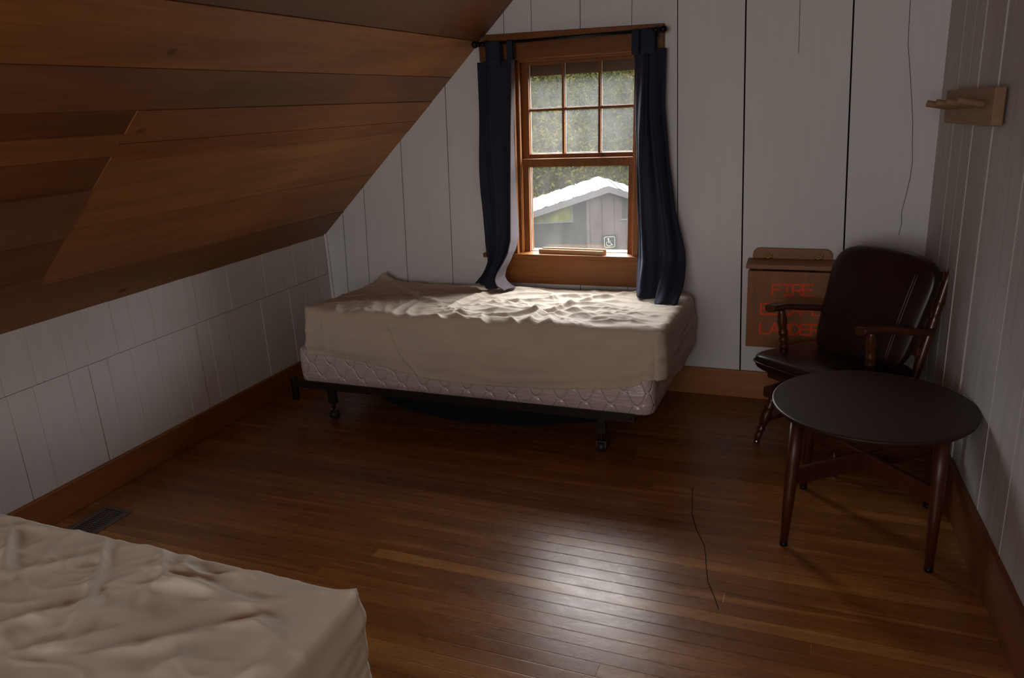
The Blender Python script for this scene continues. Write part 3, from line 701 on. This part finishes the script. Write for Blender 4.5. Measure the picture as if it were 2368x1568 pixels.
ST = {'F': [[(0,0),(0,1)],[(0,1),(1,1)],[(0,.52),(.8,.52)]], 'I': [[(.1,0),(.9,0)],[(.1,1),(.9,1)],[(.5,0),(.5,1)]], 'R': [[(0,0),(0,1)],[(.0,1),(.7,1),(1,.86),(1,.6),(.75,.46),(0,.46)],[(.55,.46),(1,0)]],
      'E': [[(0,0),(0,1)],[(0,1),(1,1)],[(0,.52),(.85,.52)],[(0,0),(1,0)]], 'S': [[(1,.9),(.8,1),(.2,1),(0,.85),(0,.62),(.2,.52),(.8,.48),(1,.36),(1,.14),(.8,0),(.2,0),(0,.1)]],
      'C': [[(1,.85),(.8,1),(.2,1),(0,.8),(0,.2),(.2,0),(.8,0),(1,.15)]], 'A': [[(0,0),(.5,1),(1,0)],[(.2,.36),(.8,.36)]], 'P': [[(0,0),(0,1)],[(0,1),(.75,1),(1,.86),(1,.6),(.75,.46),(0,.46)]],
      'L': [[(0,1),(0,0)],[(0,0),(.9,0)]], 'D': [[(0,0),(0,1)],[(0,1),(.6,1),(1,.75),(1,.25),(.6,0),(0,0)]]}
def lettering(text, x0, x1, z0, h, drop):
    b = MB(); n = len(text); w = .040; step = (x1-x0-w)/(n-1); th = .0085
    for k, chx in enumerate(text):
        ox = x0+k*step; oz = z0+drop*k/(n-1)
        q_ = 0
        for st in ST[chx]:
            for (a, c), (d, e) in zip(st, st[1:]):
                q_ += 1; yl = -.1042 - .00012*q_
                p = Vector((ox+a*w, yl, oz+c*h)); q = Vector((ox+d*w, yl, oz+e*h)); u = (q-p).normalized()*th*.35
                b.bar(p-u, q+u, .002, th, Vector((0,1,0)).cross(q-p))
    b.build('lettering', M['red'], lb)
lettering('FIRE', -.252, -.079, .554, .050, .004); lettering('ESCAPE', -.300, -.036, .4605, .050, .006); lettering('LADDER', -.300, -.036, .3665, .050, .006)

# ------------------------------------------------------------------ peg rack on the right wall
TH = math.atan(.0853); wn = Vector((-math.cos(TH), -math.sin(TH), 0)); wt = Vector((math.sin(TH), -math.cos(TH), 0))   # out of the wall / along it, toward the viewer
def on_wall(s, o, z): p = Vector((xw(0), 0, z)) + wt*s + wn*o; return p
rk = empty('peg_rack', on_wall(.62, .02, 1.37), 'pale wood peg rack with four pegs high on the grey wall', 'peg rack')
b = MB(); b.prism([(.285, 1.306), (.965, 1.328), (.965, 1.443), (.285, 1.424)], lambda u, v, t: on_wall(u, t, v), .004, .038); b.build('board', M['rack'], rk, bevel=.005, seg=3)
for k, s in enumerate((.345, .515, .685, .852)):
    b = MB(); z = 1.366+.0075*k; b.tube([on_wall(s, .034, z), on_wall(s, .112, z+.016)], [.0125, .0125], 14); b.build('peg', M['rack'], rk, bevel=.0015)

# ------------------------------------------------------------------ glider chair
SC = Vector((.8, -.6, 0)); BC = Vector((.6, .8, 0)); O0 = Vector((-.103, -.64, 0))
def CH(s, b_, z): return O0 + SC*s + BC*b_ + Vector((0, 0, z))
ch = empty('armchair', O0 + BC*.2, 'dark wood armchair with brown leather cushions in the corner by the grey wall', 'chair')
LEGP = [(0,.011), (.05,.013), (.1,.016), (.16,.013), (.2,.012), (.24,.017), (.28,.017), (.31,.012), (.36,.016), (.5,.021), (.62,.022), (.72,.015), (.75,.019), (.79,.019), (.82,.014), (.9,.016), (1,.017)]
for s0, b0, s1, b1 in ((-.195,0,-.155,.045), (.195,0,.155,.045), (-.195,.40,-.155,.36), (.195,.40,.155,.36)):
    b = MB(); b.turned(CH(s0, b0, .012), CH(s1, b1, .212), LEGP); lg = b.build('leg', M['chairwood'], ch)
    b = MB(); b.tube([CH(s0, b0, .0), CH(s0, b0, .008), CH(s0, b0, .018)], [.013, .013, .007], 12); b.build('glide', M['chrome'], lg)
for s in (-.165, .165):
    b = MB(); b.bar(CH(s, .015, .236), CH(s, .40, .228), .045, .048); b.build('base_rail', M['chairwood'], ch, bevel=.008)
b = MB(); b.bar(CH(-.165, .3, .225), CH(.165, .3, .225), .05, .028); b.bar(CH(-.165, .1, .225), CH(.165, .1, .225), .05, .028); b.build('base_stretcher', M['chairwood'], ch, bevel=.004)
b = MB(); b.turned(CH(-.178, .03, .10), CH(-.178, .37, .10), [(0,.008), (.2,.010), (.5,.014), (.8,.010), (1,.008)]); b.turned(CH(.178, .03, .10), CH(.178, .37, .10), [(0,.008), (.2,.010), (.5,.014), (.8,.010), (1,.008)])
b.turned(CH(-.178, .2, .10), CH(.178, .2, .10), [(0,.008), (.2,.010), (.5,.014), (.8,.010), (1,.008)]); b.build('leg_stretcher', M['chairwood'], ch)
b = MB(); b.prism([(-.2,.05), (.2,.05), (.225,.12), (.24,.40), (-.24,.40), (-.225,.12)], lambda u, v, t: CH(u, v, t - .05*(v-.05)), .285, .318); b.build('seat_frame', M['chairwood'], ch, bevel=.008)
b = MB(); b.bar(CH(-.1, .2, .285), CH(-.1, .2, .235), .05, .22, BC); b.bar(CH(.1, .2, .285), CH(.1, .2, .235), .05, .22, BC); b.build('glider_mount', M['blackmetal'], ch)
b = MB(); b.superq(lambda u, v, w: CH(.0+u*.262, .205+v*.205, .352+w*(.042+.008*(1-u*u)) - .05*(v*.205)), .45, .28, 20, 48); sc_ = b.build('seat_cushion', M['leather'], ch)
b = MB(); b.tube([CH(.265*math.copysign(abs(math.cos(a))**.3, math.cos(a)), .2+.207*math.copysign(abs(math.sin(a))**.3, math.sin(a)), .352-.05*.207*math.copysign(abs(math.sin(a))**.3, math.sin(a))) for a in [2*PI*k/64 for k in range(65)]], .004, 6, caps=False); b.build('piping', M['leather'], sc_)
def bk(u, v):   # back plane: u across, v up 0..1
    return Vector((u, .305+.125*v, .375+.43*v))
for s, nm in ((-.285, 'L'), (.285, 'R')):
    b = MB(); a = CH(s*.96 if s > 0 else -.15, .325, .30); e = CH(s*.86+.065 if s > 0 else -.115, .445, .775)
    b.turned(a, e, [(0,.015), (.2,.017), (.4,.018), (.58,.019), (.63,.013), (.65,.018), (.67,.014), (.69,.018), (.71,.014), (.73,.019), (.76,.017), (.9,.017), (.96,.017), (1,.010)])
    b.build('back_post', M['chairwood'], ch)
    b = MB(); k = CH(s*.862+.064 if s > 0 else -.115, .44, .777 if s > 0 else .76); b.tube([k, k+SC*math.copysign(.022, s)], [.009, .011], 10); b.build('post_knob', M['blackmetal'], ch)
b = MB()
for z, bb in ((.46, .35), (.61, .39), (.75, .425)): b.bar(CH(-.15+.06*(z-.4), bb, z), CH(.275+.08*(z-.4), bb, z), .014, .04)
b.build('back_slat', M['chairwood'], ch, bevel=.004)
def backc(u, v, w):
    t = (w+1)/2; top = .030*(1-u*u)*t
    wd = .235+.015*t
    lf, rg = -.145-.03*t, .260+.08*t; p = bk((lf+rg)/2+u*(rg-lf)/2, t); skew = -.10*u*t
    return CH(p.x, p.y + skew*.35 - .03 + v*(.030+.018*(1-u*u)*(1-w*w)), p.z + top)
b = MB(); b.superq(lambda u, v, w: backc(u, v, w), .36, .34, 28, 64); bc_ = b.build('back_cushion', M['leather'], ch)
b = MB()
for uo in (.66, .70): b.tube([Vector(backc(uo, -1.02, w))+Vector((0,0,0)) for w in [-.75+1.5*k/14 for k in range(15)]], .0022, 6)
b.build('piping', M['leatherb'], bc_)
ARM = [(0,.011), (.1,.015), (.3,.021), (.42,.017), (.47,.015), (.52,.020), (.58,.020), (.61,.014), (.67,.020), (.73,.020), (.76,.014), (.82,.019), (.87,.019), (.9,.014), (1,.016)]
for s in (-1, 1):
    b = MB(); b.turned(CH(s*.213, .135, .577), CH(s*.206, .16, .372), ARM); b.build('arm_post', M['chairwood'], ch)
    pth = [(.062, .586, .215, .042), (.075, .586, .216, .05), (.10, .585, .218, .054), (.16, .581, .230, .048), (.22, .569, .258, .044), (.29, .556, .286, .040), (.35, .545, .297, .036), (.385, .538, .298, .032)]
    P = []
    for bb, z, ss, w in pth:
        row = []
        for a in [2*PI*k/16 for k in range(16)]:
            cu = math.copysign(abs(math.cos(a))**.6, math.cos(a)); su = math.copysign(abs(math.sin(a))**.6, math.sin(a))
            row.append(CH(s*ss+(max(0, bb-.14)*.62 if s < 0 else 0)+cu*w/2, bb, z+su*.0155))
        P.append(row)
    b = MB(); b.grid(P, 0, True); b.f += [tuple(range(16)), tuple((len(pth)-1)*16+k for k in range(15, -1, -1))]; b.mi += [0, 0]; b.sm += [False]*2; b.tone += [None]*2
    b.build('armrest', M['chairwood'], ch)

# ------------------------------------------------------------------ round table
TC = Vector((.146, -1.128, 0)); TZ = .468; TR = .312
tb = empty('round_table', TC, 'low round dark wood table with four tapered legs in front of the armchair', 'table')
b = MB(); n = 72; P = []
for rr, z in ((TR-.05, TZ-.026), (TR-.012, TZ-.022), (TR-.003, TZ-.014), (TR, TZ-.006), (TR-.001, TZ-.002), (TR-.005, TZ)):
    P.append([(TC.x+rr*math.cos(2*PI*k/n), TC.y+rr*math.sin(2*PI*k/n), z) for k in range(n)])
b.grid(P, 0, True, True); b.f += [tuple(range(n-1, -1, -1)), tuple(5*n+k for k in range(n))]; b.mi += [0]*2; b.sm += [False]*2; b.tone += [None]*2
b.build('tabletop', M['tabletop'], tb)
FT = [(-.095,-1.318), (.338,-1.338), (.368,-.915), (-.052,-.893)]
TP = [(-.074,-1.268), (.342,-1.292), (.372,-.93), (-.030,-.93)]
for (fx, fy), (tx, ty) in zip(FT, TP):
    b = MB(); pts = [Vector((tx, ty, TZ-.024)).lerp(Vector((fx, fy, .012)), t) for t in (0, .35, .6, 1)]
    b.tube(pts, [.021, .021, .019, .0125], 16); lg = b.build('leg', M['tablewood'], tb)
    b = MB(); b.tube([(fx, fy, 0), (fx, fy, .013)], [.013, .0135], 14); b.build('foot_cap', M['blackmetal'], lg)
b = MB()
for (i, k), dz in (((0, 2), 0), ((1, 3), .001)):
    L = lambda q, z: Vector((TP[q][0], TP[q][1], TZ)).lerp(Vector((FT[q][0], FT[q][1], 0)), (TZ-z)/TZ)
    b.bar(L(i, .245+dz), L(k, .245+dz), .02, .058)
b.build('cross_stretcher', M['tablewood'], tb, bevel=.003)
b = MB()
for i, k in ((0, 2), (1, 3)): b.bar(Vector((*TP[i], TZ-.047)), Vector((*TP[k], TZ-.047)), .02, .045)
b.build('top_rail', M['tablewood'], tb, bevel=.003)

# ------------------------------------------------------------------ floor vent and string
vt = empty('floor_vent', (-2.58, -1.95, 0), 'brown metal floor register beside the left skirting board', 'vent')
b = MB(); x0, x1, y0, y1 = -2.655, -2.512, -2.10, -1.818
b.box(x0, x1, y0, y0+.022, .0003, .006); b.box(x0, x1, y1-.022, y1, .0003, .006); b.box(x0, x0+.022, y0+.022, y1-.022, .0003, .006); b.box(x1-.022, x1, y0+.022, y1-.022, .0003, .006); b.build('frame', M['vent'], vt, bevel=.0015)
b = MB()
k = y0+.03
while k < y1-.03: b.box(x0+.022, x1-.022, k, k+.007, .001, .004); k += .011
b.box((x0+x1)/2-.004, (x0+x1)/2+.004, y0+.022, y1-.022, .001, .005); b.build('louvers', M['vent'], vt)
b = MB(); b.box(x0+.02, x1-.02, y0+.02, y1-.02, .0002, .0008); b.build('duct_shadow', M['gap'], vt)
b = MB(); sp = [(-.45,-1.015), (-.436,-1.11), (-.419,-1.21), (-.387,-1.308), (-.345,-1.40), (-.331,-1.46), (-.318,-1.53), (-.302,-1.602), (-.27,-1.68), (-.25,-1.733)]
b.tube([(x, y, .0013) for x, y in sp], .001, 6)
tag(b.build('string', M['string']), 'thin dark string lying across the floor left of the round table', 'string')

# ------------------------------------------------------------------ outside
GZ = -2.9
b = MB(); b.box(-60, 40, .5, 60, GZ-.1, GZ); structure(b.build('ground', M['grass']), 'grass outside')
b = MB(); P = [[(-60+100*i/30, 30+14*j/10, GZ+9.5*(j/10)**.7+1.2*noise.noise((i*.5, j*.5, 1))) for j in range(11)] for i in range(31)]
b.grid(P); structure(b.build('backdrop', M['hill'], fix=False), 'brushy hillside added beyond the trees to hide the bright sky')  # added backdrop, keeps bright sky from showing between the leaves
A = Vector((-3.96, 10.5, -.227)); RD = Vector((-.376, .927, 0)); RE = Vector((.927, .376, 0))
def B3(e, d, z): p = A + RE*e + RD*d; return (p.x, p.y, z)
bl = empty('outbuilding', B3(0, .9, GZ), 'small outdoor building with a white metal roof seen through the window', 'building')
zl = lambda e: A.z - .275*abs(e)**1.0*(1.0 if e < 0 else 1.35) - (0 if e < 0 else 0)
b = MB()
b.add([B3(-.42, .12, GZ), B3(2.6, .12, GZ), B3(2.6, .12, zl(2.6)-.12), B3(0, .12, A.z-.12), B3(-.42, .12, zl(-.42)-.12)], [(0,1,2,3,4)])
b.add([B3(-.42, .12, GZ), B3(-.42, .12, zl(-.42)-.12), B3(-.42, .75, zl(-.42)-.12), B3(-.42, .75, GZ)], [(0,1,2,3)])
b.add([B3(2.6, .12, GZ), B3(2.6, .12, zl(2.6)-.12), B3(2.6, 1.6, zl(2.6)-.12), B3(2.6, 1.6, GZ)], [(0,1,2,3)])
for k in range(13): e = -.36+.23*k; b.add([B3(e, .118, GZ), B3(e+.012, .118, GZ), B3(e+.012, .118, zl(e)-.13), B3(e, .118, zl(e)-.13)], [(0,1,2,3)], 1)
b.build('front_wall', [M['ext_wall'], M['ext_dark']], bl, fix=False)
b = MB(); b.add([B3(-2.6, .22, GZ), B3(-.40, .22, GZ), B3(-.40, .22, zl(-.4)-.1), B3(-2.6, .22, zl(-2.6)-.1)], [(0,1,2,3)]); b.add([B3(-2.6, .22, GZ), B3(-2.6, 1.6, GZ), B3(-2.6, 1.6, zl(-2.6)-.1), B3(-2.6, .22, zl(-2.6)-.1)], [(0,1,2,3)])
b.build('porch_wall', M['ext_dark'], bl, fix=False)
w = MB(); w.add([B3(-1.42, .21, -.86), B3(-.70, .21, -.875), B3(-.70, .21, -.50), B3(-1.42, .21, -.70)], [(0,1,2,3)]); wo = w.build('side_window', M['ext_win'], bl, fix=False)
w = MB()
for e0, e1, z0, z1 in ((-1.46,-.68,-.90,-.865), (-.70,-.67,-.88,-.56), (-1.2,-1.18,-.87,-.69)): w.add([B3(e0, .20, z0), B3(e1, .20, z0), B3(e1, .20, z1), B3(e0, .20, z1)], [(0,1,2,3)])
w.build('side_window_trim', M['ext_fascia'], wo, fix=False)
w = MB(); w.add([B3(.26, .11, -.86), B3(.95, .11, -.86), B3(.95, .11, -.52), B3(.26, .11, -.50)], [(0,1,2,3)]); wo = w.build('front_window', M['ext_dark'], bl, fix=False)
w = MB(); w.add([B3(.22, .10, -.90), B3(1.0, .10, -.90), B3(1.0, .10, -.87), B3(.22, .10, -.87)], [(0,1,2,3)]); w.build('window_ledge', M['ext_fascia'], wo, fix=False)
b = MB(); E = [-2.9 + 5.8*k/58 for k in range(59)]
for side in (-1, 1):
    es = [e for e in E if e*side >= -1e-6]
    P = [[B3(e, d, zl(e)+.012*math.sin(e*PI*2/.155)) for e in es] for d in (-.02, .6, 1.2, 1.78)]
    b.grid(P)
    e = .17*side
    while abs(e) < 2.8:
        b.add([B3(e, -.02, zl(e)+.014), B3(e+.026, -.02, zl(e+.026)+.014), B3(e+.026, 1.78, zl(e+.026)+.014), B3(e, 1.78, zl(e)+.014)], [(0,1,2,3)], 1)
        e += .17*side
b.build('roof', [M['ext_roof'], M['ext_seam']], bl, fix=False)
b = MB()
for e0, e1 in ((-2.9, 0), (0, 2.9)):
    b.add([B3(e0, -.03, zl(e0)-.12), B3(e1, -.03, zl(e1)-.12), B3(e1, -.03, zl(e1)+.0), B3(e0, -.03, zl(e0)+.0)], [(0,1,2,3)])
    b.add([B3(e0, -.03, zl(e0)-.12), B3(e1, -.03, zl(e1)-.12), B3(e1, .5, zl(e1)-.12), B3(e0, .5, zl(e0)-.12)], [(0,1,2,3)])
b.build('fascia', M['ext_fascia'], bl, fix=False)
sg = empty('access_sign', B3(-.04, .1, -1.3), 'square dark sign with white wheelchair symbol on the outbuilding wall', 'sign')
sx, sz, sh = .005, -1.30, .143
b = MB(); b.add([B3(sx-sh, .10, sz-sh-.06), B3(sx+sh, .10, sz-sh-.06), B3(sx+sh, .10, sz+sh), B3(sx-sh, .10, sz+sh)], [(0,1,2,3)]); b.build('plate', M['ext_sign'], sg, fix=False)
b = MB(); D = .092
def stroke(pts, th=.02, closed=False):
    b.tube([B3(sx+.84*u, D, sz+.84*v) for u, v in pts], th*.42, 6)
q = .118; stroke([(-q+.03,-q), (q-.03,-q), (q-.008,-q+.008), (q,-q+.03), (q,q-.03), (q-.008,q-.008), (q-.03,q), (-q+.03,q), (-q+.008,q-.008), (-q,q-.03), (-q,-q+.03), (-q+.008,-q+.008), (-q+.03,-q)], .015)
b.build('border', M['ext_white'], sg)
b = MB(); stroke([(-.025+.014*math.cos(a), .07+.014*math.sin(a)) for a in [k*PI/4 for k in range(9)]], .02)
stroke([(-.022,.045), (-.016,-.02), (.03,-.02), (.055,-.075), (.078,-.065)], .02); stroke([(-.02,.018), (.03,.018)], .014)
stroke([(-.012+.058*math.cos(a), -.035+.055*math.sin(a)) for a in [math.radians(130+k*13) for k in range(17)]], .015)
b.build('wheelchair_symbol', M['ext_white'], sg)

def tree(x, y, h, wd, mat, label, seed, trunk=True, n=8000, low=.02):
    r = random.Random(seed); root = empty('tree', (x, y, GZ), label, 'tree', 'trees beyond the outbuilding')
    b = MB(); pts = [(x+.12*math.sin(k*1.3+seed), y, GZ + h*.8*k/6) for k in range(7)]; b.tube(pts, [.14-.018*k for k in range(7)], 8); b.build('trunk', M['bark'], root)
    cl = [(r.gauss(0, .36)*wd, r.gauss(0, .3)*wd, h*r.uniform(low+.08, .98)) for _ in range(60)]
    V = []; F = []
    for k in range(n):
        c = cl[r.randrange(len(cl))]; rad = wd*.36
        p = Vector((x+c[0]*(1.1-.5*c[2]/h)+r.gauss(0, .5)*rad, y+c[1]+r.gauss(0, .5)*rad, GZ+max(.05, c[2]+r.gauss(0, .5)*rad)))
        a = Vector((r.gauss(0,1), r.gauss(0,1), r.gauss(0,1))).normalized(); c2 = a.cross(Vector((r.gauss(0,1), r.gauss(0,1), r.gauss(0,1)))).normalized(); s = r.uniform(.026, .065)
        o = len(V); V += [p-a*s*1.4, p+c2*s*.6, p+a*s*1.4, p-c2*s*.6]; F.append((o, o+1, o+2, o+3))
    b = MB(); b.add(V, F); b.build('foliage', mat, root, fix=False)
tr = [(-12.6,22,6.6,2.4,'leafC','dull olive tree at the left edge of the window view'), (-10.4,24.5,7.6,2.5,'leafA','yellowing tree seen through the upper left window panes'),
      (-8.6,21.5,6.9,2.3,'leafC','dull olive tree between the left and middle columns of panes'), (-6.9,23.5,7.2,2.4,'leafB','green tree seen through the upper right window panes'),
      (-5.2,20.5,6.6,2.3,'leafA','yellowing tree at the right edge of the window view'), (-6.6,15.2,3.6,1.5,'leafA','small yellow bush close behind the outbuilding roof'),
      (-9.3,17.6,5.0,1.7,'leafB','mid height green tree left of the outbuilding roof'), (-8.0,28,8.2,2.8,'leafB','tallest green tree farthest behind the roof peak'),
      (-11.8,28.5,8.4,2.9,'leafA','tallest yellowing tree farthest behind the left panes')]
for k, (x, y, h, wd, m_, lb_) in enumerate(tr): tree(x, y, h, wd, M[m_], lb_, 20+k)

# ------------------------------------------------------------------ light, world, camera
w = bpy.data.worlds.new('sky'); bpy.context.scene.world = w; w.use_nodes = True; nt = w.node_tree; nt.nodes.clear()
t = N(nt, 'ShaderNodeTexCoord'); s = N(nt, 'ShaderNodeSeparateXYZ', {0: t.outputs['Generated']})
cr = ramp(nt, s.outputs[2], [(0, (.10,.11,.10)), (.03, (.35,.37,.38)), (.35, (.93,.95,1.0)), (1, (1,.99,.98))])
bg = N(nt, 'ShaderNodeBackground', {0: cr, 1: 27.0}); o = N(nt, 'ShaderNodeOutputWorld'); nt.links.new(bg.outputs[0], o.inputs[0])
def area(name, loc, rot, sx_, sy_, power, col, portal=False):
    l = bpy.data.lights.new(name, 'AREA'); l.shape = 'RECTANGLE'; l.size = sx_; l.size_y = sy_; l.energy = power; l.color = col
    o = bpy.data.objects.new(name, l); C.objects.link(o); o.location = loc; o.rotation_euler = rot
    if portal: l.cycles.is_portal = True
    return o
area('window_daylight_portal', (-1.22, .17, 1.18), (-PI/2, 0, 0), .64, 1.02, 1, (1,1,1), True)
area('rear_room_light', (-.7, -6.4, 1.5), (math.radians(87), 0, math.radians(-10)), 2.3, 1.6, 47, (1,.97,.93))
cam = bpy.data.cameras.new('camera'); co = bpy.data.objects.new('camera', cam); C.objects.link(co); bpy.context.scene.camera = co
f, yaw, pitch, roll = 1806., .4034, .3036, -.0568
cam.sensor_fit = 'HORIZONTAL'; cam.sensor_width = 36; cam.lens = 36*f/2368; cam.clip_start = .02; cam.clip_end = 300
Rz = Matrix.Rotation(yaw, 3, 'Z'); fwd = Rz @ Vector((0, math.cos(pitch), -math.sin(pitch))); rt = Rz @ Vector((1, 0, 0)); up = rt.cross(fwd)
r2 = rt*math.cos(roll) + up*math.sin(roll); u2 = up*math.cos(roll) - rt*math.sin(roll)
m4 = Matrix((( r2.x, u2.x, -fwd.x, 0), (r2.y, u2.y, -fwd.y, -3.7714), (r2.z, u2.z, -fwd.z, 1.5), (0, 0, 0, 1)))
co.matrix_world = m4
vs = bpy.context.scene.view_settings; vs.view_transform = 'Standard'; vs.look = 'None'; vs.exposure = 0
bpy.context.scene.cycles.use_denoising = True
